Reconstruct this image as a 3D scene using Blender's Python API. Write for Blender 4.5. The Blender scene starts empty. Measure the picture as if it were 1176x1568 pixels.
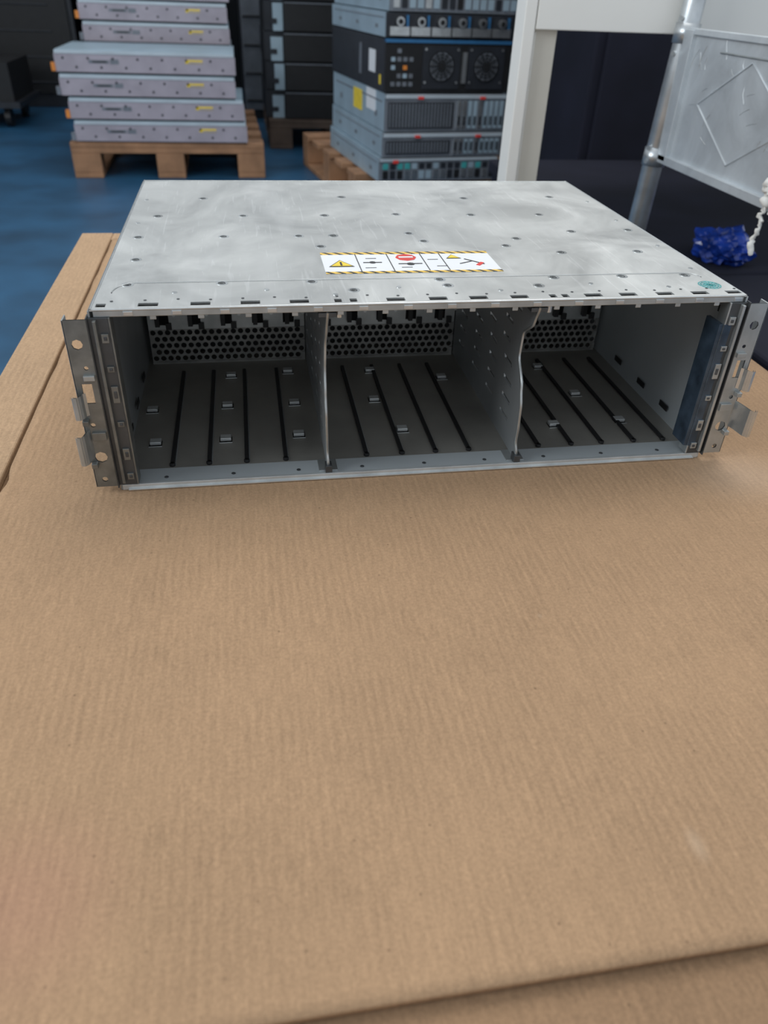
import bpy, bmesh, math, random
from mathutils import Vector, Matrix, noise
random.seed(7)
CH=0.46   # height of the cardboard surface the chassis rests on
scene=bpy.context.scene
scene.view_settings.view_transform='Standard'

# ---------------------------------------------------------------- materials
def newmat(name):
    m=bpy.data.materials.new(name); m.use_nodes=True
    nt=m.node_tree; b=nt.nodes['Principled BSDF']
    return m,nt,b
def simple(name,col,rough=.5,metal=0.,var=.12,scale=30.,bump=0.,bscale=200.,spec=.5):
    m,nt,b=newmat(name)
    tc=nt.nodes.new('ShaderNodeTexCoord')
    n=nt.nodes.new('ShaderNodeTexNoise'); n.inputs['Scale'].default_value=scale; n.inputs['Detail'].default_value=5
    nt.links.new(tc.outputs['Object'],n.inputs['Vector'])
    r=nt.nodes.new('ShaderNodeValToRGB')
    r.color_ramp.elements[0].position=.3; r.color_ramp.elements[1].position=.7
    r.color_ramp.elements[0].color=(*[c*(1-var) for c in col],1); r.color_ramp.elements[1].color=(*[min(1,c*(1+var)) for c in col],1)
    nt.links.new(n.outputs['Fac'],r.inputs['Fac']); nt.links.new(r.outputs['Color'],b.inputs['Base Color'])
    b.inputs['Roughness'].default_value=rough; b.inputs['Metallic'].default_value=metal
    b.inputs['Specular IOR Level'].default_value=spec
    if bump>0:
        n2=nt.nodes.new('ShaderNodeTexNoise'); n2.inputs['Scale'].default_value=bscale
        nt.links.new(tc.outputs['Object'],n2.inputs['Vector'])
        bp=nt.nodes.new('ShaderNodeBump'); bp.inputs['Strength'].default_value=bump; bp.inputs['Distance'].default_value=.002
        nt.links.new(n2.outputs['Fac'],bp.inputs['Height']); nt.links.new(bp.outputs['Normal'],b.inputs['Normal'])
    return m

def metal_top(name,base,rough,metal=.85,smear=.45,bright=(.92,.93,.93)):
    m,nt,b=newmat(name); N=nt.nodes; L=nt.links
    tc=N.new('ShaderNodeTexCoord')
    n=N.new('ShaderNodeTexNoise'); n.inputs['Scale'].default_value=9; n.inputs['Detail'].default_value=8; n.inputs['Roughness'].default_value=.68; n.inputs['Distortion'].default_value=.9
    L.new(tc.outputs['Object'],n.inputs['Vector'])
    r=N.new('ShaderNodeValToRGB'); r.color_ramp.elements[0].position=.34; r.color_ramp.elements[1].position=.68
    r.color_ramp.elements[0].color=(*[c*.86 for c in base],1); r.color_ramp.elements[1].color=(*[min(1,c*1.13) for c in base],1)
    L.new(n.outputs['Fac'],r.inputs['Fac'])
    col=r.outputs['Color']
    # broad wiped smears and fine scratches, several directions
    for i,(rot,sc,lo,hi,am) in enumerate([(.5,(24,7,1),.54,.72,.34),(-.9,(28,8,1),.57,.72,.30),(.9,(150,14,1),.64,.70,.4),(-.5,(190,14,1),.66,.71,.4),(1.3,(240,18,1),.67,.71,.4),(-1.2,(320,14,1),.66,.70,.4)]):
        mp=N.new('ShaderNodeMapping'); mp.inputs['Rotation'].default_value=(0,0,rot); mp.inputs['Scale'].default_value=sc; mp.inputs['Location'].default_value=(i*3.1,i*1.7,i)
        L.new(tc.outputs['Object'],mp.inputs['Vector'])
        s=N.new('ShaderNodeTexNoise'); s.inputs['Scale'].default_value=1; s.inputs['Detail'].default_value=3; s.inputs['Distortion'].default_value=.5
        L.new(mp.outputs['Vector'],s.inputs['Vector'])
        q=N.new('ShaderNodeMapRange'); q.inputs['From Min'].default_value=lo; q.inputs['From Max'].default_value=hi; q.inputs['To Max'].default_value=am*smear
        L.new(s.outputs['Fac'],q.inputs['Value'])
        mx=N.new('ShaderNodeMix'); mx.data_type='RGBA'; mx.inputs['B'].default_value=(*bright,1)
        L.new(q.outputs['Result'],mx.inputs['Factor']); L.new(col,mx.inputs['A']); col=mx.outputs['Result']
    L.new(col,b.inputs['Base Color'])
    mr=N.new('ShaderNodeMapRange'); mr.inputs['From Min'].default_value=.3; mr.inputs['From Max'].default_value=.7; mr.inputs['To Min'].default_value=rough-.06; mr.inputs['To Max'].default_value=rough+.08
    L.new(n.outputs['Fac'],mr.inputs['Value']); L.new(mr.outputs['Result'],b.inputs['Roughness'])
    b.inputs['Metallic'].default_value=metal
    return m

def cardboard(name,base,marks=False):
    m,nt,b=newmat(name); N=nt.nodes; L=nt.links
    geo=N.new('ShaderNodeNewGeometry'); P=geo.outputs['Position']
    n=N.new('ShaderNodeTexNoise'); n.inputs['Scale'].default_value=6; n.inputs['Detail'].default_value=7; n.inputs['Roughness'].default_value=.6
    L.new(P,n.inputs['Vector'])
    r=N.new('ShaderNodeValToRGB'); r.color_ramp.elements[0].position=.3; r.color_ramp.elements[1].position=.72
    r.color_ramp.elements[0].color=(*[c*.92 for c in base],1); r.color_ramp.elements[1].color=(*[c*1.07 for c in base],1)
    L.new(n.outputs['Fac'],r.inputs['Fac']); col=r.outputs['Color']
    def mul(col,fac_out,lo,hi,a=.25,c=.75):
        mr=N.new('ShaderNodeMapRange'); mr.inputs['From Min'].default_value=a; mr.inputs['From Max'].default_value=c
        mr.inputs['To Min'].default_value=lo; mr.inputs['To Max'].default_value=hi
        L.new(fac_out,mr.inputs['Value'])
        vm=N.new('ShaderNodeVectorMath'); vm.operation='SCALE'; L.new(col,vm.inputs[0]); L.new(mr.outputs['Result'],vm.inputs['Scale'])
        return vm.outputs['Vector']
    # corrugation: flutes along y, patchy strength
    wv=N.new('ShaderNodeTexWave'); wv.bands_direction='X'; wv.inputs['Scale'].default_value=58; wv.inputs['Distortion'].default_value=1.6; wv.inputs['Detail'].default_value=3; wv.inputs['Detail Scale'].default_value=3.0
    L.new(P,wv.inputs['Vector'])
    mp=N.new('ShaderNodeMapping'); mp.inputs['Scale'].default_value=(600,90,1); L.new(P,mp.inputs['Vector'])
    fl=N.new('ShaderNodeTexNoise'); fl.inputs['Scale'].default_value=1; fl.inputs['Detail'].default_value=2; L.new(mp.outputs['Vector'],fl.inputs['Vector'])
    pt=N.new('ShaderNodeTexNoise'); pt.inputs['Scale'].default_value=18; pt.inputs['Detail'].default_value=4; L.new(P,pt.inputs['Vector'])
    pm=N.new('ShaderNodeMapRange'); pm.inputs['From Min'].default_value=.36; pm.inputs['From Max'].default_value=.64; L.new(pt.outputs['Fac'],pm.inputs['Value'])
    wf=N.new('ShaderNodeMath'); wf.operation='MULTIPLY'; L.new(wv.outputs['Fac'],wf.inputs[0]); L.new(pm.outputs['Result'],wf.inputs[1])
    col=mul(col,wf.outputs[0],1.02,.93,0,1)
    col=mul(col,fl.outputs['Fac'],.91,1.08)
    fb=N.new('ShaderNodeTexNoise'); fb.inputs['Scale'].default_value=520; fb.inputs['Detail'].default_value=4; fb.inputs['Roughness'].default_value=.7; L.new(P,fb.inputs['Vector'])
    col=mul(col,fb.outputs['Fac'],.80,1.17)
    vo=N.new('ShaderNodeTexVoronoi'); vo.inputs['Scale'].default_value=60; L.new(P,vo.inputs['Vector'])
    col=mul(col,vo.outputs['Distance'],.65,1.0,.02,.06)
    if marks:
        def blob(pos,rad,colour,amt,col,sc=(1,1,1)):
            v=N.new('ShaderNodeVectorMath'); v.operation='SUBTRACT'; L.new(P,v.inputs[0]); v.inputs[1].default_value=pos
            w=N.new('ShaderNodeVectorMath'); w.operation='MULTIPLY'; L.new(v.outputs[0],w.inputs[0]); w.inputs[1].default_value=sc
            l=N.new('ShaderNodeVectorMath'); l.operation='LENGTH'; L.new(w.outputs[0],l.inputs[0])
            mr=N.new('ShaderNodeMapRange'); mr.interpolation_type='SMOOTHSTEP'; mr.inputs['From Min'].default_value=0; mr.inputs['From Max'].default_value=rad
            mr.inputs['To Min'].default_value=amt; mr.inputs['To Max'].default_value=0
            L.new(l.outputs['Value'],mr.inputs['Value'])
            mx=N.new('ShaderNodeMix'); mx.data_type='RGBA'; mx.inputs['B'].default_value=(*colour,1)
            L.new(mr.outputs['Result'],mx.inputs['Factor']); L.new(col,mx.inputs['A']); return mx.outputs['Result']
        col=blob((-.01,-.30,CH),.06,(.45,.20,.16),.22,col)
        col=blob((.278,-.314,CH),.006,(.60,.45,.32),.3,col,(1,.5,1))
        col=blob((.47,-.03,CH),.05,(.54,.44,.36),.22,col,(.7,1,1))
        col=blob((.258,-.163,CH),.003,(.7,.56,.42),.4,col)
    L.new(col,b.inputs['Base Color'])
    b.inputs['Roughness'].default_value=.82; b.inputs['Specular IOR Level'].default_value=.25
    a=N.new('ShaderNodeMath'); a.operation='MULTIPLY_ADD'; a.inputs[1].default_value=.5; L.new(wf.outputs[0],a.inputs[0]); L.new(fb.outputs['Fac'],a.inputs[2])
    bp=N.new('ShaderNodeBump'); bp.inputs['Strength'].default_value=.45; bp.inputs['Distance'].default_value=.0007
    L.new(a.outputs[0],bp.inputs['Height']); L.new(bp.outputs['Normal'],b.inputs['Normal'])
    return m

def hazard(name):
    m,nt,b=newmat(name); N=nt.nodes; L=nt.links
    tc=N.new('ShaderNodeTexCoord'); sp=N.new('ShaderNodeSeparateXYZ'); L.new(tc.outputs['Object'],sp.inputs[0])
    a=N.new('ShaderNodeMath'); a.operation='ADD'; L.new(sp.outputs['X'],a.inputs[0]); L.new(sp.outputs['Y'],a.inputs[1])
    d=N.new('ShaderNodeMath'); d.operation='MULTIPLY'; d.inputs[1].default_value=125; L.new(a.outputs[0],d.inputs[0])
    f=N.new('ShaderNodeMath'); f.operation='FRACT'; L.new(d.outputs[0],f.inputs[0])
    g=N.new('ShaderNodeMath'); g.operation='GREATER_THAN'; g.inputs[1].default_value=.42; L.new(f.outputs[0],g.inputs[0])
    mx=N.new('ShaderNodeMix'); mx.data_type='RGBA'; mx.inputs['A'].default_value=(.02,.02,.02,1); mx.inputs['B'].default_value=(.85,.55,.10,1)
    L.new(g.outputs[0],mx.inputs['Factor']); L.new(mx.outputs['Result'],b.inputs['Base Color']); b.inputs['Roughness'].default_value=.4
    return m

M={}
M['top']=metal_top('galvanised_top',(.58,.59,.58),.44,.8)
M['steel']=simple('galvanised_steel',(.44,.46,.46),.42,.85,.15,60)
M['steel_in_lit']=simple('steel_interior_lit',(.50,.54,.56),.50,.5,.06,12)  # lit copy of the interior steel, incoming light put into its colour
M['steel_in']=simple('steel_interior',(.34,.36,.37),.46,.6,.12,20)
M['ear']=simple('ear_steel_shaded',(.21,.215,.205),.42,.75,.25,80)  # left ear only: same steel darkened, its shade put into the colour
M['mid']=simple('midplane_steel',(.25,.25,.24),.5,.5,.25,60)
M['steel_bright']=simple('bright_steel',(.66,.68,.68),.28,.9,.12,60)
M['rail']=simple('rail_steel',(.60,.62,.62),.42,.6,.12,60)
M['steel_dark']=simple('dark_steel',(.09,.095,.10),.4,.6,.2,50)
M['floor_in']=simple('bay_floor_steel',(.30,.29,.265),.40,.5,.2,14)
M['black']=simple('black_plastic',(.010,.010,.011),.5,0,.2)
M['bluetape']=simple('dark_blue_film',(.06,.09,.13),.2,.5,.4,70)
M['white']=simple('white_paint',(.84,.83,.79),.45,0,.03,5)
M['cream']=simple('cream_paint',(.62,.59,.52),.5,0,.05,6)
M['label']=simple('label_white',(.82,.83,.85),.4,0,.02)
M['yellow']=simple('label_yellow',(.85,.62,.05),.5)
M['red']=simple('red_print',(.7,.05,.04),.45)
M['orange']=simple('orange_plastic',(.75,.25,.04),.45)
M['teal']=simple('teal_seal',(.06,.36,.36),.35,.0,.4,300)
M['ink']=simple('ink',(.03,.03,.03),.5)
M['srv_face']=simple('server_face_lilac',(.40,.36,.41),.5,.1,.12,12)
M['srv_top']=simple('server_lid',(.56,.63,.68),.4,.3,.1,8)
M['srv_grey']=simple('server_side_grey',(.40,.52,.60),.45,.35,.12,6)
M['srv_mid']=simple('server_mid_grey',(.20,.22,.25),.45,.3,.15,15)
M['srv_dark']=simple('server_dark',(.022,.025,.032),.45,.1,.2,20)
M['blue']=simple('blue_metal',(.05,.20,.42),.35,.4,.1)
M['wood']=simple('pallet_wood',(.36,.19,.10),.75,0,.25,12,.3,60)
M['wood2']=simple('pallet_wood_grey',(.11,.075,.055),.8,0,.25,12,.3,60)
M['floor']=simple('blue_epoxy',(.020,.090,.18),.42,0,.35,3.5,.2,8)
M['wallm']=simple('dark_wall',(.014,.017,.022),.8,0,.2,2)
M['navy']=simple('navy_fabric',(.010,.011,.022),.8,0,.25,6,0,200,.3)
M['tube']=simple('galvanised_tube',(.55,.58,.60),.35,.8,.18,35)
M['panel']=metal_top('galvanised_panel',(.60,.64,.67),.42,.5,.3)
M['bluebag']=simple('blue_plastic_bag',(.012,.045,.30),.15,0,.6,25)
M['string']=simple('white_string',(.78,.77,.73),.9,0,.08,200)
M['card']=cardboard('cardboard_sheet',(.395,.250,.145),True)
M['card2']=cardboard('cardboard_rim',(.44,.29,.175))
M['card3']=cardboard('cardboard_lower',(.30,.185,.105))
M['hazard']=hazard('hazard_stripes')

# ---------------------------------------------------------------- mesh builder
class B:
    def __init__(s): s.bm=bmesh.new(); s.mats=[]
    def mi(s,k):
        if k not in s.mats: s.mats.append(k)
        return s.mats.index(k)
    def box(s,x0,x1,y0,y1,z0,z1,k,rot=None):
        vs=[s.bm.verts.new((x,y,z)) for x in (x0,x1) for y in (y0,y1) for z in (z0,z1)]
        i=s.mi(k); fs=[]
        for q in ((0,1,3,2),(4,6,7,5),(0,4,5,1),(2,3,7,6),(0,2,6,4),(1,5,7,3)):
            f=s.bm.faces.new([vs[j] for j in q]); f.material_index=i; fs.append(f)
        if rot:
            bmesh.ops.transform(s.bm,matrix=rot,verts=vs)
        return vs
    def face(s,pts,k):
        f=s.bm.faces.new([s.bm.verts.new(p) for p in pts]); f.material_index=s.mi(k); return f
    def cyl(s,c,axis,r,h,k,seg=16,r2=None):
        z=Vector(axis).normalized(); q=z.to_track_quat('Z','Y').to_matrix().to_4x4()
        mt=Matrix.Translation(Vector(c)+z*h/2)@q
        g=bmesh.ops.create_cone(s.bm,cap_ends=True,segments=seg,radius1=r,radius2=r if r2 is None else r2,depth=h,matrix=mt)
        i=s.mi(k)
        for v in g['verts']:
            for f in v.link_faces: f.material_index=i
    def ring(s,c,axis,r0,r1,h,k,seg=24):
        z=Vector(axis).normalized(); q=z.to_track_quat('Z','Y').to_matrix()
        i=s.mi(k); L=[]
        for (r,hh) in ((r0,0),(r1,0),(r1,h),(r0,h)):
            L.append([s.bm.verts.new(Vector(c)+q@Vector((r*math.cos(2*math.pi*t/seg),r*math.sin(2*math.pi*t/seg),hh))) for t in range(seg)])
        for a in range(4):
            for t in range(seg):
                f=s.bm.faces.new([L[a][t],L[a][(t+1)%seg],L[(a+1)%4][(t+1)%seg],L[(a+1)%4][t]]); f.material_index=i
    def strip(s,pts,w0,w1,axis,k):
        i=s.mi(k); prev=None
        for p in pts:
            a=list(p); c=list(p); a[axis]=w0; c[axis]=w1
            cur=(s.bm.verts.new(a),s.bm.verts.new(c))
            if prev:
                f=s.bm.faces.new([prev[0],prev[1],cur[1],cur[0]]); f.material_index=i
            prev=cur
    # plate in (u,v) with rectangular and round holes; fn maps (u,v)->xyz
    def plate(s,u0,u1,v0,v1,fn,k,rects=(),rounds=()):
        q=lambda t: round(t,5)
        u0,u1,v0,v1=map(q,(u0,u1,v0,v1))
        us={u0,u1}; vs={v0,v1}
        H=[(q(a),q(b),q(c),q(d),None) for a,b,c,d in rects]+[(q(cx-r*1.15),q(cx+r*1.15),q(cy-r*1.15),q(cy+r*1.15),(cx,cy,r)) for cx,cy,r in rounds]
        for a,b,c,d,_ in H: us|={a,b}; vs|={c,d}
        us=sorted(u for u in us if u0<=u<=u1); vs=sorted(v for v in vs if v0<=v<=v1); i=s.mi(k); V={}
        def vert(u,v):
            key=(u,v)
            if key not in V: V[key]=s.bm.verts.new(fn(u,v))
            return V[key]
        for a in range(len(us)-1):
            for b in range(len(vs)-1):
                cu=(us[a]+us[a+1])/2; cv=(vs[b]+vs[b+1])/2
                if any(h[0]<cu<h[1] and h[2]<cv<h[3] for h in H): continue
                f=s.bm.faces.new([vert(us[a],vs[b]),vert(us[a+1],vs[b]),vert(us[a+1],vs[b+1]),vert(us[a],vs[b+1])]); f.material_index=i
        for h in H:
            if h[4]: s.holecell(h[0],h[1],h[2],h[3],h[4][2],fn,i)
    def holecell(s,a,b,c,d,r,fn,i):
        cx=(a+b)/2; cy=(c+d)/2; hx=(b-a)/2; hy=(d-c)/2; n=8; O=[];I=[]
        for t in range(n):
            an=2*math.pi*t/n; cs,sn=math.cos(an),math.sin(an); mxx=max(abs(cs),abs(sn))
            O.append(s.bm.verts.new(fn(cx+hx*cs/mxx,cy+hy*sn/mxx))); I.append(s.bm.verts.new(fn(cx+r*cs,cy+r*sn)))
        for t in range(n):
            f=s.bm.faces.new([O[t],O[(t+1)%n],I[(t+1)%n],I[t]]); f.material_index=i
    def perf(s,u0,u1,v0,v1,cell,r,fn,k):
        i=s.mi(k); rows=int((v1-v0)/cell); ch=(v1-v0)/rows; cols=int((u1-u0)/cell)-1; cw=(u1-u0)/(cols+.5)
        for j in range(rows):
            off=(j%2)*cw/2; va=v0+j*ch
            for c in range(cols): s.holecell(u0+off+c*cw,u0+off+(c+1)*cw,va,va+ch,r,fn,i)
            a=u0+cols*cw if j%2==0 else u0
            f=s.bm.faces.new([s.bm.verts.new(fn(*q)) for q in ((a,va),(a+cw/2,va),(a+cw/2,va+ch),(a,va+ch))]); f.material_index=i
    def obj(s,name,parent=None,loc=(0,0,0),rz=0,bevel=0,solid=0,smooth=False,off=-1,recalc=True):
        if recalc: bmesh.ops.recalc_face_normals(s.bm,faces=s.bm.faces[:])
        me=bpy.data.meshes.new(name); s.bm.to_mesh(me); s.bm.free()
        for k in s.mats: me.materials.append(M[k])
        o=bpy.data.objects.new(name,me); scene.collection.objects.link(o)
        o.location=loc; o.rotation_euler=(0,0,rz)
        if smooth:
            for p in me.polygons: p.use_smooth=True
        if solid:
            md=o.modifiers.new('s','SOLIDIFY'); md.thickness=solid; md.offset=off
        if bevel:
            md=o.modifiers.new('b','BEVEL'); md.width=bevel; md.segments=2; md.limit_method='ANGLE'; md.angle_limit=math.radians(50)
        if parent: o.parent=parent
        return o
def empty(name,loc=(0,0,0),rz=0):
    e=bpy.data.objects.new(name,None); scene.collection.objects.link(e); e.location=loc; e.rotation_euler=(0,0,rz); e.empty_display_size=.1; return e
def curve(name,pts,r,k,parent=None,loc=(0,0,0),radii=None,more=()):
    cu=bpy.data.curves.new(name,'CURVE'); cu.dimensions='3D'; cu.bevel_depth=r; cu.bevel_resolution=2
    for pp in [pts]+list(more):
        sp=cu.splines.new('POLY'); sp.points.add(len(pp)-1)
        for i,p in enumerate(pp):
            sp.points[i].co=(*p,1)
            if radii: sp.points[i].radius=radii[i]
    cu.materials.append(M[k]); o=bpy.data.objects.new(name,cu); scene.collection.objects.link(o); o.location=loc
    if parent: o.parent=parent
    return o

# ---------------------------------------------------------------- room shell
b=B(); b.box(-4,4,-3,7,-.1,0,'floor'); b.obj('floor')
b=B()
wins=[(-3.4+i*1.5,-3.4+i*1.5+1.2,1.7,3.1) for i in range(5)]
b.plate(-4,4,0,3.6,lambda u,v:(u,6.6,v),'wallm',wins); 
b.obj('wall_back',solid=.1,off=1)
b=B()
for w in wins:
    a0,a1,c0,c1=w
    for (p,q,r,s_) in ((a0,a1,c0,c0+.05),(a0,a1,c1-.05,c1),(a0,a0+.05,c0,c1),(a1-.05,a1,c0,c1),((a0+a1)/2-.02,(a0+a1)/2+.02,c0,c1)):
        b.box(p,q,6.56,6.62,r,s_,'white')
b.obj('window_1')
b=B(); winl=[(-2.4+i*1.9,-2.4+i*1.9+1.6,1.1,3.1) for i in range(4)]
b.plate(-3,7,0,3.6,lambda u,v:(-4,u,v),'wallm',winl); b.obj('wall_left',solid=.1)

# ---------------------------------------------------------------- cardboard
cbx=empty('cardboard_box')
b=B(); b.box(-.132,.60,-.47,.675,0,CH-.0085,'card3'); b.obj('box_body',cbx,bevel=.003)
b=B(); b.box(-.132,-.0895,-.47,.675,CH-.0085,CH-.0015,'card2'); b.box(-.0895,.60,.6435,.675,CH-.0085,CH-.002,'card2'); b.obj('box_rim',cbx,bevel=.0015)
b=B(); nx,ny=110,150; X0,X1,Y0,Y1=-.0855,.603,-.356,.64
V=[]
for j in range(ny+1):
    row=[]
    for i in range(nx+1):
        x=X0+(X1-X0)*i/nx; y=Y0+(Y1-Y0)*j/ny
        z=CH
        if y<-.02:
            w=min(1,(-.02-y)/.06); z+=w*.0009*(noise.noise(Vector((x*9,y*9,3)))-.3)
            for (dx,dy,r,a) in ((.19,-.158,.010,-.0020),(.197,-.150,.007,.0026),(.258,-.163,.008,-.0016),(.252,-.157,.006,.0024),(.09,-.17,.012,-.0009),(.06,-.2,.02,-.0008)):
                dd=((x-dx)**2+(y-dy)**2)/r**2; z+=a*math.exp(-dd)*w
        jx=(.003*math.exp(-((y-.02)/.012)**2)+.001*noise.noise(Vector((y*25,1,5)))) if i==0 else 0
        row.append(b.bm.verts.new((x+jx,y,z-.0002)))
    V.append(row)
k=b.mi('card')
for j in range(ny):
    for i in range(nx):
        f=b.bm.faces.new([V[j][i],V[j][i+1],V[j+1][i+1],V[j+1][i]]); f.material_index=k; f.smooth=True
b.obj('top_sheet',cbx,solid=.0045,recalc=False)

# ---------------------------------------------------------------- chassis
CW,CD,CHH=.445,.3625,.133
ch=empty('disk_enclosure_chassis',(0,0,CH))
T=.0012
def px2x(u): return (u-140)/1005*CW
slots=[]
for u in (148,213,286,357,428,572,637,700,765,885,943,1005,1065,1125):
    c=px2x(u+6); h=.0062; 
    if u==148: h=.003
    slots.append((c-h,c+h,.004,.0098))
for u in (488,511,822,842): c=px2x(u+3); slots.append((c-.0024,c+.0024,.004,.0098))
dots=[(.024,.222),(.096,.222),(.167,.222),(.301,.222),(.366,.222),(.014,.158),(.08,.158),(.14,.158),(.168,.158),(.232,.163),(.32,.145),(.376,.165),(.43,.168),(.018,.10),(.41,.105),(.018,.045),(.08,.045),(.141,.045),(.232,.045),(.317,.045),(.37,.045),(.42,.045),(.168,.026),(.30,.028),(.24,.14),(.232,.225),(.305,.125),(.155,.128),(.06,.285),(.19,.29),(.31,.285),(.40,.29),(.235,.032),(.345,.105)]
b=B()
b.plate(0,CW,0,CD,lambda u,v:(u,v,CHH),'top',slots,[(x,y,.0016) for x,y in dots])
b.obj('top_cover',ch,solid=T,recalc=False)
b=B(); b.box(.003,CW-.003,.003,.012,CHH-.0032,CHH-.0022,'black')  # black plates under slots and holes stand in for the interior's shade
for x,y in dots: b.box(x-.002,x+.002,y-.002,y+.002,CHH-.0020,CHH-.0014,'black')
b.obj('top_cover_shade_backing',ch)
b=B()
for x,y in dots:
    b.ring((x,y,CHH-.0001),(0,0,1),.0017,.0029,.0002,'steel_dark',16)
    b.ring((x+.0004,y,CHH-.0001),(0,0,1),.0029,.0042,.0003,'steel_bright',16)
for i,(x,y) in enumerate([(.05,.028),(.11,.03),(.155,.018),(.20,.03),(.27,.02),(.34,.03),(.395,.02),(.433,.06),(.435,.12),(.433,.2),(.433,.27),(.01,.2),(.01,.28)]):
    b.cyl((x,y,CHH-.0002),(0,0,1),.0017,.0006,'steel_bright',12)
for i in range(22):
    x=.012+i*.0205; b.cyl((x,.0135+.001*(i%3),CHH-.0002),(0,0,1),.0010,.0005,'steel_dark',8)
b.obj('top_rivets',ch)
arc=[(.010+.014*(1-math.cos(t)),.030+.019*math.sin(t),CHH-.0001) for t in [i*math.pi/16 for i in range(9)]]
pts=arc+[(CW-.030,.0505,CHH-.0001)]+[(CW-.024+.010*math.sin(t),.0505-.010*(1-math.cos(t)),CHH-.0001) for t in [i*math.pi/12 for i in range(1,7)]]
curve('top_crease',pts,.0005,'steel',ch)
curve('top_crease_shade_line',[(x,y-.0016,z-.0002) for x,y,z in pts],.0004,'steel_dark',ch)  # dark line paints the shaded side of the crease
curve('top_back_fold',[(.002,CD-.004,CHH-.0004),(CW-.002,CD-.004,CHH-.0004)],.0012,'steel',ch)
curve('top_left_fold',[(.0006,.0,CHH-.0006),(.0006,CD,CHH-.0006)],.0010,'steel_bright',ch)
curve('top_right_fold',[(CW-.0006,.0,CHH-.0006),(CW-.0006,CD,CHH-.0006)],.0010,'steel_bright',ch)
curve('top_front_fold',[(.002,.0006,CHH-.0006),(CW-.002,.0006,CHH-.0006)],.0008,'steel_bright',ch)
b=B()
b.box(.002,CW-.002,0,.0012,CHH-.0050,CHH-.0008,'steel')
for i in range(15):
    x=.014+i*.0297
    b.box(x-.0035,x+.0035,.010,.0112,CHH-.0085,CHH-.002,'steel_dark')
    b.box(x+.006,x+.012,-.0006,.001,CHH-.0042,CHH-.0016,'steel_bright')
    b.box(x-.008,x-.004,.0005,.0015,CHH-.0075,CHH-.003,'steel')
b.obj('front_lip',ch,bevel=.0003)
# sides
b=B()
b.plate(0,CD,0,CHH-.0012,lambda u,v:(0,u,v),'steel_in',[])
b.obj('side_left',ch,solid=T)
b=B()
b.plate(0,CD,0,CHH-.0012,lambda u,v:(CW,u,v),'steel_in_lit',[])
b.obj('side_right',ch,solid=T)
b=B()
for (y0,y1) in ((.010,.024),(.055,.069),(.10,.114),(.15,.164)):
    for xx in (.0014,CW-.0022):
        b.box(xx,xx+.0008,y0,y1,.012,.017,'black')
        b.box(xx,xx+.0008,y0+.004,y1+.002,.112,.117,'black')
b.obj('side_slots',ch,bevel=.0003)
# bay floor
ribs=[.033,.060,.088,.1175,.180,.208,.235,.262,.320,.348,.374,.402,.428]
b=B(); holes=[]
tabs=[(.018,.061),(.011,.117),(.072,.062),(.076,.180),(.130,.064),(.128,.185),(.215,.064),(.205,.180),(.2,.12),(.345,.06),(.385,.115),(.405,.062),(.318,.17),(.37,.175),(.27,.16),(.073,.12),(.13,.12)]
holes=[(x-.005,x+.005,y-.005,y+.005) for x,y in tabs]
b.plate(0,CW,.002,CD,lambda u,v:(u,v,.002),'floor_in',holes)
b.obj('bay_floor',ch,solid=.001,recalc=False)
b=B(); b.box(.001,CW-.001,.004,CD,.0001,.0006,'black'); b.obj('base_pan',ch)
b=B()
for x in ribs:
    b.box(x-.0015,x+.0015,.026,.19,.002,.0042,'black')
    b.box(x+.0015,x+.0024,.026,.19,.002,.0026,'steel_in')
    b.cyl((x,.026,.002),(0,0,1),.0022,.0022,'black',10)
for x,y in tabs:
    b.box(x-.0042,x+.0042,y-.003,y+.0035,.002,.0046,'rail')
    b.box(x-.0052,x+.0052,y-.0062,y-.0052,.002,.0026,'steel')
b.obj('bay_floor_ribs',ch,bevel=.0003)
b=B()
b.box(.001,CW-.001,.001,.021,.0019,.0034,'steel_in_lit')  # lighter strip paints the lit front zone of the bay floor
b.box(0,CW,-.0008,.0012,0,.0044,'rail')
b.box(.004,CW-.004,-.0026,0,.0002,.0014,'steel_bright')
for i in range(9): b.cyl((.03+i*.048,.008,.0034),(0,0,1),.0016,.0005,'steel_dark',10)
b.obj('base_front_rail',ch,bevel=.0005)
# midplane
YM=.212
b=B()
for (a,c) in ((.004,.1465),(.150,.292),(.2955,CW-.003)):
    b.perf(a,c,.004,.0355,.0063,.0026,lambda u,v:(u,YM,v),'mid')
    n=5; w=(c-a)/n; rc=[]
    for i in range(n):
        rc.append((a+w*i+w*.30,a+w*i+w*.66,.0395,.056)); rc.append((a+w*i+w*.12,a+w*i+w*.78,.062,.112))
    b.plate(a,c,.0355,CHH-.002,lambda u,v:(u,YM,v),'steel',rc)
    b.plate(a,c,.002,.004,lambda u,v:(u,YM,v),'mid')
b.obj('perforated_midplane',ch,solid=.001,off=1)
b=B()
for i in range(15):
    x=.018+i*.0293
    b.box(x-.007,x-.003,YM-.006,YM-.001,.040,.058,'black'); b.cyl((x+.010,YM-.0025,.05),(0,-1,0),.0016,.001,'steel_bright',8)
    b.box(x+.002,x+.007,YM-.003,YM-.001,.036,.042,'black')
b.obj('midplane_connectors',ch)
b=B(); b.box(.001,CW-.001,CD-.002,CD,.001,CHH-.001,'steel_dark'); b.box(.001,CW-.001,YM+.03,YM+.032,.002,CHH-.002,'black'); b.obj('rear_wall',ch)  # black sheet behind the midplane stands in for the unlit interior
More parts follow.
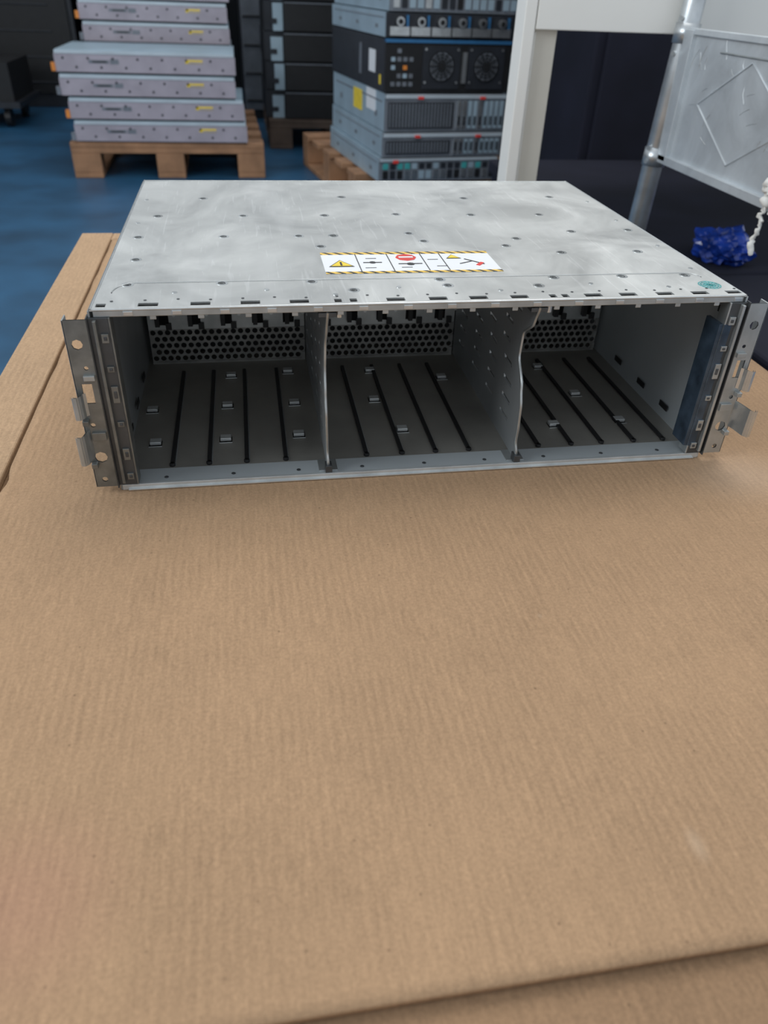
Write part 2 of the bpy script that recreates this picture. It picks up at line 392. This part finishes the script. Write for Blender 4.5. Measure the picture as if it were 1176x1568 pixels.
# dividers with bowed front edge
for di,x in enumerate((.1480,.2935)):
    b=B(); k=b.mi('steel_in')
    n=42; amp=(.8,1.5)[di]
    prof=[]
    for i in range(n+1):
        z=.004+(.127-.004)*i/n; t=i/n
        key=[(0,.006),(.06,.003),(.12,.006),(.25,.003),(.38,.0025),(.5,.007),(.65,.015*amp),(.78,.015*amp),(.9,.006),(1,.002)]
        for q in range(len(key)-1):
            if key[q][0]<=t<=key[q+1][0]:
                s_=(t-key[q][0])/(key[q+1][0]-key[q][0]); s_=s_*s_*(3-2*s_); yy=key[q][1]+(key[q+1][1]-key[q][1])*s_; break
        prof.append((yy,z))
    cols=[0,.12,.22,.34,.44,.56,.66,.80,.90,1]
    def bow(z,y): return x-(.0016,.0030)[di]*math.sin((z-.004)/.123*math.pi)*max(0,1-y/.1)
    for i in range(n):
        rowslot=(i%5==2) and 3<i<n-3
        for c in range(len(cols)-1):
            if rowslot and c in (1,3,5,7): continue
            q=[]
            for (ii,cc) in ((i,c),(i,c+1),(i+1,c+1),(i+1,c)):
                y0,z=prof[ii]; yy=y0+(YM-.001-y0)*cols[cc]; q.append(b.bm.verts.new((bow(z,yy),yy,z)))
            f=b.bm.faces.new(q); f.material_index=k
    bmesh.ops.remove_doubles(b.bm,verts=b.bm.verts[:],dist=1e-5)
    b.obj('bay_divider_%d'%(di+1),ch,solid=.0014,off=0)
    curve('bay_divider_edge_%d'%(di+1),[(bow(z,y),y-.0003,z) for y,z in prof],.0011,'steel',ch)
    b=B()
    b.box(x-.0025,x+.0025,.000,.008,.0035,.010,'steel_dark'); b.box(x-.007,x+.007,.004,.020,.0034,.0044,'steel')
    b.box(x-.006,x+.006,.002,.016,.1235,.1265,'steel_dark'); b.cyl((x+.008,.006,.122),(0,0,1),.002,.008,'steel_bright',8)
    b.obj('bay_divider_foot_%d'%(di+1),ch,bevel=.0003)
# ears
def ear(side):
    e=B(); s=side; ox=0 if s<0 else CW
    me_='ear' if s<0 else 'steel'  # left ear gets the shade-darkened copy of the steel
    X=lambda d: ox+s*d           # d outward
    def bx(d0,d1,y0,y1,z0,z1,k):
        a,c=sorted((X(d0),X(d1))); e.box(a,c,y0,y1,z0,z1,k)
    for yy in (-.004,-.0028):
        e.plate(.002,.0165,.006,.128,lambda u,v:(X(u),yy,v),me_,[(.0060,.0125,.071,.085)],[(.0100,.112,.0034),(.0095,.030,.0042),(.0100,.012,.0020),(.0105,.055,.0016),(.0075,.096,.0014)])
    bx(.0158,.0168,-.004,.006,.006,.128,'steel')
    bx(.0015,.0025,-.004,.004,.004,.129,'steel_dark')
    # inner channel
    bx(-.0105,.002,-.0015,.0005,.005,.128,'steel_dark')
    bx(-.0118,-.0105,-.0015,.010,.005,.128,me_)
    bx(-.0035,-.0015,-.0050,.0,.008,.127,me_)
    for z,hh in ((.010,.005),(.026,.009),(.052,.004),(.070,.012),(.092,.004),(.112,.006)):
        bx(-.0095,-.0050,-.0030,-.0008,z,z+hh,me_)
        bx(-.0085,-.0065,-.0036,-.0008,z+hh*.3,z+hh*.7,'steel_dark')
    # spring latches: bent spring-steel strips on the outer half of the flange
    for (zc,hw,out,fw) in ((.070,.009,.0185,.009),(.040,.012,.0225 if s>0 else .0205,.021 if s>0 else .013)):
        P=[(X(out-.0075),-.0045,0),(X(out-.0060),-fw*.6,0),(X(out-.0050),-fw,0),(X(out-.0035),-fw-.0022,0),(X(out-.0010),-fw-.0018,0),(X(out),-fw+.001,0)]
        for t in (0,.0009):
            e.strip([(p[0]+s*t,p[1]-t,0) for p in P],zc-hw*.8,zc+hw,2,'steel_bright' if s>0 else 'steel')
        bx(.012,.016,-.0085,-.004,zc-hw-.0045,zc-hw-.001,me_)
    bx(.003,.012,-.0062,-.0035,.044,.050,me_)
    bx(.003,.010,-.0066,-.0035,.088,.0915,'steel')
    return e
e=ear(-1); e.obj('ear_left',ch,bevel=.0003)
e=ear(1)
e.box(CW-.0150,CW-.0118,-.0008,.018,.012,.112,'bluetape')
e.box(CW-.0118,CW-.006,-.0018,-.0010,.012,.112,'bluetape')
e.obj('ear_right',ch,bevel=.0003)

# warning label
b=B(); LX0,LX1,LY0,LY1=.153,.284,.060,.110; z=CHH+.0002
b.box(LX0,LX1,LY0,LY1,z-.0002,z+.0001,'label')
b.box(LX0,LX1,LY1-.0050,LY1,z,z+.0003,'hazard'); b.box(LX0,LX1,LY0,LY0+.0042,z,z+.0003,'hazard')
zz=z+.0001
def fl(x0,x1,y0,y1,k): b.box(x0,x1,y0,y1,z,zz+.00025,k)
W_=LX1-LX0
for f in (.2,.385,.585,.70): fl(LX0+W_*f-.0003,LX0+W_*f+.0003,LY0+.004,LY1-.004,'ink')
def tri(cx,cy,s,k,h=.0003): b.face([(cx-s,cy-s*.7,z+h),(cx+s,cy-s*.7,z+h),(cx,cy+s*.95,z+h)],k)
tri(LX0+.013,LY0+.022,.0095,'ink',.00035); tri(LX0+.013,LY0+.022,.0078,'yellow',.0005); b.box(LX0+.0123,LX0+.0137,LY0+.0175,LY0+.0255,z,z+.0007,'ink')
b.cyl((LX0+W_*.49,LY0+.036,z+.0001),(0,0,1),.0080,.0003,'red',8); b.box(LX0+W_*.49-.0055,LX0+W_*.49+.0055,LY0+.0345,LY0+.0375,z,z+.0006,'label')
tri(LX0+W_*.77,LY0+.036,.006,'ink',.00035); tri(LX0+W_*.77,LY0+.036,.0048,'yellow',.0005)
fl(LX0+.030,LX0+.044,LY0+.024,LY0+.0255,'ink'); b.cyl((LX0+.037,LY0+.0247,z),(0,0,1),.0025,.0004,'ink',8)
fl(LX0+.056,LX0+.074,LY0+.020,LY0+.0215,'ink'); b.cyl((LX0+.065,LY0+.020,z),(0,0,1),.003,.0004,'ink',8)
for (x,y) in ((.030,.012),(.033,.034),(.057,.012),(.080,.030),(.084,.014)): fl(LX0+x,LX0+x+.008,LY0+y,LY0+y+.0007,'ink')
r_=Matrix.Translation((LX0+.115,LY0+.024,0))@Matrix.Rotation(-.8,4,'Z')
b.box(-.009,.009,-.0006,.0006,z,z+.0004,'ink',r_); r_=Matrix.Translation((LX0+.118,LY0+.018,0))@Matrix.Rotation(.9,4,'Z'); b.box(-.004,.004,-.0015,.0015,z,z+.0005,'red',r_)
r_=Matrix.Translation((LX0+.108,LY0+.022,0))@Matrix.Rotation(.5,4,'Z'); b.box(-.006,.006,-.0005,.0005,z,z+.0004,'ink',r_)
b.obj('warning_label',ch)
b=B(); b.cyl((.428,.022,CHH),(0,0,1),.0085,.00015,'rail',24)
for r in (.0022,.0045,.0066,.0082): b.ring((.428,.022,CHH+.0001),(0,0,1),r-.0006,r,.0002,'teal',24)
for a in range(8):
    m_=Matrix.Translation((.428,.022,0))@Matrix.Rotation(a*math.pi/8,4,'Z'); b.box(-.0078,.0078,-.0002,.0002,CHH+.0001,CHH+.0003,'teal',m_)
b.obj('round_seal',ch)

# ---------------------------------------------------------------- pallets
def pallet(name,w,d,loc,rz=0,k='wood'):
    b=B(); h=.144
    for i in range(3):
        y=(0,d/2-.05,d-.1)[i]
        for x in (0,w/2-.06,w-.12): b.box(x,x+.12,y,y+.1,.022,.1,k)
        b.box(0,w,y,y+.1,.1,.122,k)
    for x in (0,w/2-.06,w-.12): b.box(x,x+.12,0,d,0,.022,k)
    n=5
    for i in range(n):
        y=i*(d-.12)/(n-1); b.box(0,w,y,y+.12,.122,h,k)
    return b.obj(name,None,loc,rz,bevel=.003)
pallet('wooden_pallet',.83,1.05,(-.64,3.27,0),.02)
pallet('wooden_pallet',.8,1.0,(.24,4.0,0),0,'wood2')
pallet('wooden_pallet',.74,.95,(.52,2.66,0),.14,'wood')

# ---------------------------------------------------------------- left stacks of long servers
def long_server(b,x0,y0,z0,w,h,d,seed):
    R=random.Random(seed)
    b.box(x0,x0+w,y0+.01,y0+d,z0,z0+h-.004,'srv_grey')
    b.box(x0-.004,x0+w+.004,y0,y0+.015,z0+.004,z0+h-.018,'srv_face')
    b.box(x0,x0+w,y0-.002,y0+d,z0+h-.017,z0+h-.006,'srv_top')
    b.box(x0,x0+w,y0+.006,y0+.02,z0,z0+.004,'srv_dark')
    b.box(x0+.002,x0+w,y0+.004,y0+.02,z0+h-.020,z0+h-.017,'srv_dark')
    b.box(x0+.13,x0+.21,y0-.001,y0,z0+h*.42,z0+h*.56,'srv_mid')
    b.box(x0+.145,x0+.20,y0-.002,y0,z0+h*.46,z0+h*.52,'ink')
    b.box(x0+.215,x0+.25,y0-.001,y0,z0+h*.40,z0+h*.60,'srv_mid')
    b.box(x0+w*.72,x0+w*.82,y0-.001,y0,z0+h*.50,z0+h*.66,'yellow')
    b.box(x0+w*.74,x0+w*.82,y0-.002,y0,z0+h*.52,z0+h*.58,'srv_face')
    for i in range(14):
        x=x0+.03+i*w/14.6; b.cyl((x,y0-.001,z0+h*(.25 if i%2 else .62)),(0,1,0),.005,.002,'srv_dark',8)
    b.box(x0-.020,x0-.004,y0-.004,y0+.02,z0+.006,z0+h*.42,'orange' if R.random()<.4 else 'srv_mid')
    for i in range(5):
        x=x0+R.uniform(.03,w-.15); b.box(x,x+R.uniform(.03,.1),y0+.03,y0+.12,z0+h-.006,z0+h-.0055,'label')
b=B(); h=.086
for i in range(4): long_server(b,-.605-.011*i+(0,.004,-.006,0)[i],3.27+.004*i,.146+h*i,.72+(.0,.0,-.01,.0)[i],h,.45,i)
b.obj('server_stack')
b=B(); h=.084
for i in range(9): long_server(b,-.585-.006*(i%3),3.80,.146+h*i,.655,h,.45,20+i)
b.obj('server_stack')

# ---------------------------------------------------------------- dark equipment stack
b=B()
z=.146
R=random.Random(3)
for i in range(7):
    hh=.13; x0=.235+R.uniform(-.01,.01)
    b.box(x0+.12,x0+.44,4.02,4.75,z,z+hh-.004,'srv_dark')
    b.box(x0+.10,x0+.45,4.0,4.02,z+.003,z+hh-.01,'black')
    b.box(x0+.10,x0+.45,3.995,4.0,z+hh-.012,z+hh-.008,'srv_mid')
    b.box(x0+.0,x0+.12,4.06,4.75,z,z+hh-.004,'srv_dark')
    b.box(x0+.035+.01*(i%2),x0+.095,4.035,4.06,z,z+hh*(.80+.1*(i%2)),'srv_grey')
    b.box(x0+.035,x0+.065,4.03,4.04,z+.03,z+hh*.4,'srv_dark')
    z+=hh
b.obj('dark_server_stack')
b=B(); b.box(.12,.36,5.05,5.8,0,1.3,'srv_dark'); b.box(.13,.35,5.04,5.05,.05,1.28,'srv_mid')
for i in range(8): b.box(.14,.34,5.03,5.04,.1+i*.15,.11+i*.15,'black')
b.obj('server_cabinet',bevel=.004)
for nm,x00,n in (('equipment_cabinet_row',-3.4,4),('equipment_cabinet_row',.9,3)):
    b=B()
    for i in range(n):
        x=x00+i*.85
        b.box(x,x+.80,5.4,6.3,0,1.5,'srv_dark'); b.box(x+.03,x+.77,5.385,5.4,.08,1.45,'black'); b.box(x+.71,x+.73,5.37,5.385,.9,1.1,'srv_mid')
        for q in range(9): b.box(x+.06,x+.66,5.38,5.386,.14+q*.14,.15+q*.14,'srv_dark')
    b.obj(nm,bevel=.006)
b=B(); b.box(-1.75,-1.12,4.55,5.1,.10,.13,'srv_dark'); b.box(-1.72,-1.15,4.58,5.08,.13,.32,'black')
for x in (-1.7,-1.2):
    for y in (4.62,5.0): b.cyl((x-.02,y,.05),(1,0,0),.05,.03,'black',16); b.box(x-.01,x+.01,y-.01,y+.01,.05,.10,'srv_mid')
b.obj('equipment_trolley')

# ---------------------------------------------------------------- centre server stack
def unit(b,z0,h,kind,dx=0,seed=0,w=.47,d=.75):
    R=random.Random(seed)
    body='srv_dark' if kind=='fan' else 'srv_grey'
    b.box(dx,dx+w,.01,d,z0,z0+h-.004,body)
    if kind=='fan':
        b.box(dx,dx+w,0,.012,z0,z0+h-.014,'black'); b.box(dx,dx+w,-.004,.03,z0+h-.014,z0+h-.004,'blue')
        for cx in (.205,.375):
            c=(dx+cx,-.001,z0+h*.5)
            b.box(dx+cx-.07,dx+cx+.07,-.004,0,z0+.012,z0+h-.022,'srv_dark')
            b.cyl(c,(0,-1,0),.045,.004,'srv_mid',28)
            for r in (.018,.027,.036,.046): b.ring((c[0],-.006,c[2]),(0,-1,0),r-.0022,r+.0012,.002,'black',28)
            for a in range(6):
                m_=Matrix.Translation((c[0],-.007,c[2]))@Matrix.Rotation(a*math.pi/6,4,'Y'); b.box(-.045,.045,-.001,.001,-.0015,.0015,'black',m_)
            b.cyl((c[0],-.005,c[2]),(0,-1,0),.012,.004,'black',16)
            for sx in (-.06,.06):
                for sz in (-.05,.05): b.cyl((c[0]+sx,-.004,c[2]+sz),(0,-1,0),.004,.002,'steel_bright',8)
        b.box(dx+.285,dx+.300,-.006,0,z0+.03,z0+h-.04,'steel_bright')
        for i in range(5):
            for j in range(4):
                if R.random()<.6: 
                    x=dx+.02+j*.022; zz=z0+.02+i*.025; b.box(x,x+.014,-.003,0,zz,zz+.013,R.choice(['srv_mid','orange','yellow','steel_bright','srv_mid','srv_grey']))
        b.box(dx-.001,dx,.12,.2,z0+.05,z0+.12,'label'); b.box(dx-.001,dx,.3,.33,z0+.03,z0+.13,'srv_mid')
        b.box(dx-.001,dx,.05,.07,z0+.02,z0+.05,'yellow')
    elif kind=='drives':
        b.box(dx,dx+w,0,.012,z0,z0+h-.004,'srv_dark')
        n=6
        for i in range(n):
            x=dx+.01+i*(w-.02)/n; ww=(w-.02)/n-.006
            b.box(x,x+ww,-.01,0,z0+.006,z0+h*.42,'steel_bright'); b.cyl((x+ww*.5,-.004,z0+h*.62),(0,-1,0),.014,.012,'steel_bright',12)
            b.cyl((x+ww*.5,-.014,z0+h*.62),(0,-1,0),.008,.006,'black',10); b.box(x+ww*.85,x+ww*.95,-.008,0,z0+.01,z0+h-.01,'blue')
    elif kind=='slots':
        b.box(dx,dx+w,0,.012,z0,z0+h-.004,'srv_mid')
        b.box(dx,dx+w,-.004,.01,z0+h-.018,z0+h-.006,'srv_top')
        b.box(dx+.01,dx+.26,-.003,0,z0+.01,z0+h-.03,'srv_dark')
        for i in range(20): b.box(dx+.014+i*.0122,dx+.019+i*.0122,-.005,0,z0+.014,z0+h-.034,'srv_mid')
        for i in range(9):
            x=dx+.275+i*.021; b.box(x,x+.013,-.006,0,z0+.01,z0+h-.026,'steel_bright' if i in(0,1,4) else 'srv_grey'); b.box(x+.002,x+.010,-.007,0,z0+.02,z0+.05,'srv_dark')
        b.box(dx+.12,dx+.14,-.01,0,z0+h-.02,z0+h-.012,'red'); b.box(dx+.36,dx+.38,-.01,0,z0+h-.02,z0+h-.012,'red')
    elif kind=='ports':
        b.box(dx,dx+w,0,.012,z0,z0+h-.004,'srv_mid'); b.box(dx,dx+w,-.004,.01,z0+h-.014,z0+h-.005,'srv_top')
        for i in range(16):
            x=dx+.012+i*.0285; b.box(x,x+.02,-.003,0,z0+.01,z0+h*.45,R.choice(['srv_dark','srv_grey','steel_bright','black']))
            b.box(x,x+.02,-.003,0,z0+h*.52,z0+h*.75,R.choice(['srv_dark','srv_grey','srv_dark','teal']))
        b.box(dx+.05,dx+.07,-.008,0,z0+h-.02,z0+h-.01,'red')
    if kind!='fan':
        for y in (.1,.35,.6): b.box(dx-.001,dx,y,y+.03,z0+h*.3,z0+h*.45,'srv_mid')
        b.box(dx-.0015,dx,.04,.7,z0+h*.72,z0+h*.76,'srv_mid')
def stack(name,loc,rz,spec):
    b=B(); z=.146
    for i,(k,h,dx) in enumerate(spec):
        unit(b,z,h,k,dx,i); z+=h
        if k=='slots' and i==2:
            b.box(dx-.002,dx,.30,.42,z-h+.03,z-h+.10,'yellow'); b.box(dx-.0015,dx,.12,.24,z-h+.05,z-h+.12,'label')
    return b.obj(name,None,loc,rz)
stack('mixed_server_stack',(.60,2.5,0),math.radians(8),[('ports',.085,-.01),('slots',.085,.0),('slots',.125,.005),('fan',.165,0),('drives',.075,.0),('ports',.09,.01),('slots',.09,.0),('ports',.09,.01),('fan',.165,0)])
pallet('wooden_pallet',.62,.9,(1.27,2.74,0),.03,'wood2')
stack('mixed_server_stack',(1.27,2.75,0),math.radians(3),[('ports',.085,0),('slots',.125,0),('drives',.085,0),('slots',.085,0),('fan',.165,0),('ports',.09,0),('slots',.125,0),('slots',.125,0)])

# ---------------------------------------------------------------- right: white frame, tube, panel
fr=empty('white_steel_workbench',(0,0,0))
b=B()
b.box(.520,.538,.800,.845,0,.7985,'white'); b.box(.538,.578,.812,.8445,0,.7985,'cream'); b.box(.541,.544,.809,.813,0,.71,'white')
b.box(.5395,1.75,.8005,.811,.713,.7980,'white')
b.box(1.70,1.75,.815,.85,0,.7985,'white')
b.box(.515,1.78,.797,1.5,.80,.83,'white')
b.box(1.70,1.75,1.44,1.485,0,.7985,'white')
b.obj('bench_frame',fr,bevel=.002)
b=B()
b.box(.82,1.6,.81,1.85,0,.34,'navy'); b.box(.81,1.61,.80,1.86,.31,.345,'navy')  # dark block added to fill the shadowed area under the bench
for y in (1.1,1.6): b.box(.805,.82,y,y+.06,.25,.33,'srv_dark')
b.obj('added_dark_cabinet',fr,bevel=.006)
b=B()
b.box(.82,1.6,.25,.78,0,.34,'navy'); b.box(.81,1.61,.24,.79,.31,.345,'navy')  # added crate, its dark body stands in for floor in shadow
b.box(.805,.82,.5,.56,.25,.33,'srv_dark')
b.obj('added_dark_crate',bevel=.006)
rk=empty('galvanised_trolley',(0,0,0))
b=B()
b.cyl((.738,.775,0),(.04,0,1),.0160,1.4,'tube',24)
b.cyl((.768,.10,0),(0,0,1),.0160,1.4,'tube',24)
for z in (.715,.545): b.cyl((.738+.04*z,.775,z-.012),(.04,0,1),.0185,.026,'tube',24)
for z in (.735,.69,.56,.54): b.cyl((.724+.04*z,.770,z),(-1,-.6,0),.0035,.004,'steel_bright',10)
for p in b.bm.faces: p.smooth=len(p.verts)==4
b.obj('tube_posts',rk)
b=B()
b.box(.764,.768,.115,.765,.545,.722,'panel')
b.box(.758,.768,.115,.765,.716,.724,'panel'); b.box(.756,.768,.115,.765,.541,.553,'panel')
b.box(.756,.765,.735,.770,.545,.722,'panel')
b.box(.762,.7637,.40,.66,.698,.7005,'steel')
b.obj('side_panel',rk,bevel=.0015)
def dia(cy,cz,s1,s2,nm):
    p=[(.7636,cy+s1,cz),(.7636,cy,cz+s2),(.7636,cy-s1,cz),(.7636,cy,cz-s2),(.7636,cy+s1,cz)]
    curve(nm,p,.0014,'panel',rk)
dia(.575,.632,.115,.062,'panel_embossing_1'); dia(.29,.632,.115,.062,'panel_embossing_2')
R=random.Random(11); sc=[]
for q in range(30):
    y=R.uniform(.42,.72); z=R.uniform(.57,.70); a=R.uniform(0,6.28); l=R.uniform(.01,.035)
    sc.append([(.7639,y,z),(.7639,y+l*.5*math.cos(a)+.003,z+l*.5*math.sin(a)),(.7639,y+l*math.cos(a),z+l*math.sin(a))])
curve('panel_scratches',sc[0],.0003,'steel_bright',rk,more=sc[1:])
pts=[];rad=[]
R=random.Random(5)
for i in range(60):
    t=i/59; pts.append((.755+.002*R.uniform(-1,1),.450+.003*math.sin(i*.5)+.003*R.uniform(-1,1),.64-.155*t)); rad.append((2.0+R.uniform(-.7,1.4)) if t<.6 else (.7+R.uniform(-.3,.6)) if t<.88 else 1.7-abs(t-.94)*10)
curve('hanging_string',pts,.0028,'string',rk,radii=rad)
sc=[]
for q in range(14):
    y=.437+R.uniform(-.012,.012); sc.append([(.753+R.uniform(-.002,.002),y+R.uniform(-.006,.006),.67-.09*i/14-.004*q) for i in range(15)])
curve('hanging_string_strands',sc[0],.0018,'string',rk,more=sc[1:])
b=B()
b.box(1.12,2.0,1.95,2.6,0,1.9,'navy'); b.box(1.15,1.97,1.935,1.95,.05,1.85,'navy'); b.box(1.90,1.92,1.92,1.935,.9,1.05,'srv_mid')
b.obj('storage_cabinet',bevel=.008)
bm=bmesh.new(); bmesh.ops.create_icosphere(bm,subdivisions=4,radius=1)
for v in bm.verts:
    c=v.co.copy(); n_=noise.noise(c*1.7)*.35+abs(noise.noise(c*3.2))*.35
    v.co=Vector((c.x*.044,c.y*.06,c.z*.032))*(1+n_); v.co.z=max(v.co.z,-.022)
me=bpy.data.meshes.new('blue_plastic_bag'); bm.to_mesh(me); bm.free(); me.materials.append(M['bluebag'])
o=bpy.data.objects.new('blue_plastic_bag',me); scene.collection.objects.link(o); o.location=(1.00,.885,.368)

# ---------------------------------------------------------------- lights
w=bpy.data.worlds.new('world'); scene.world=w; w.use_nodes=True
bg=w.node_tree.nodes['Background']; bg.inputs['Color'].default_value=(.86,.93,1.0,1); bg.inputs['Strength'].default_value=.76
def area(name,loc,target,sx,sy,e,col):
    l=bpy.data.lights.new(name,'AREA'); l.shape='RECTANGLE'; l.size=sx; l.size_y=sy; l.energy=e; l.color=col
    o=bpy.data.objects.new(name,l); scene.collection.objects.link(o); o.location=loc
    o.rotation_euler=(Vector(target)-Vector(loc)).to_track_quat('-Z','Y').to_euler()
area('window_light',(-2.6,-.3,2.1),(.2,0,.4),1.8,1.4,60,(.90,.96,1.0))
area('added_overhead_light',(.8,1.2,2.9),(.2,.2,.4),1.5,1.5,30,(1,.97,.92))  # added overhead lamp for soft fill, no such fixture known

# ---------------------------------------------------------------- camera
cd=bpy.data.cameras.new('camera'); cam=bpy.data.objects.new('camera',cd); scene.collection.objects.link(cam)
cd.sensor_fit='VERTICAL'; cd.sensor_height=36; cd.sensor_width=27; cd.lens=1156.777/1568*36
cam.location=(.10110,-.47503,.30591+CH); cam.rotation_euler=(.95662,-.03577,-.16161)
cd.clip_start=.01
cd.dof.use_dof=True; cd.dof.focus_distance=.56; cd.dof.aperture_fstop=9
scene.camera=cam
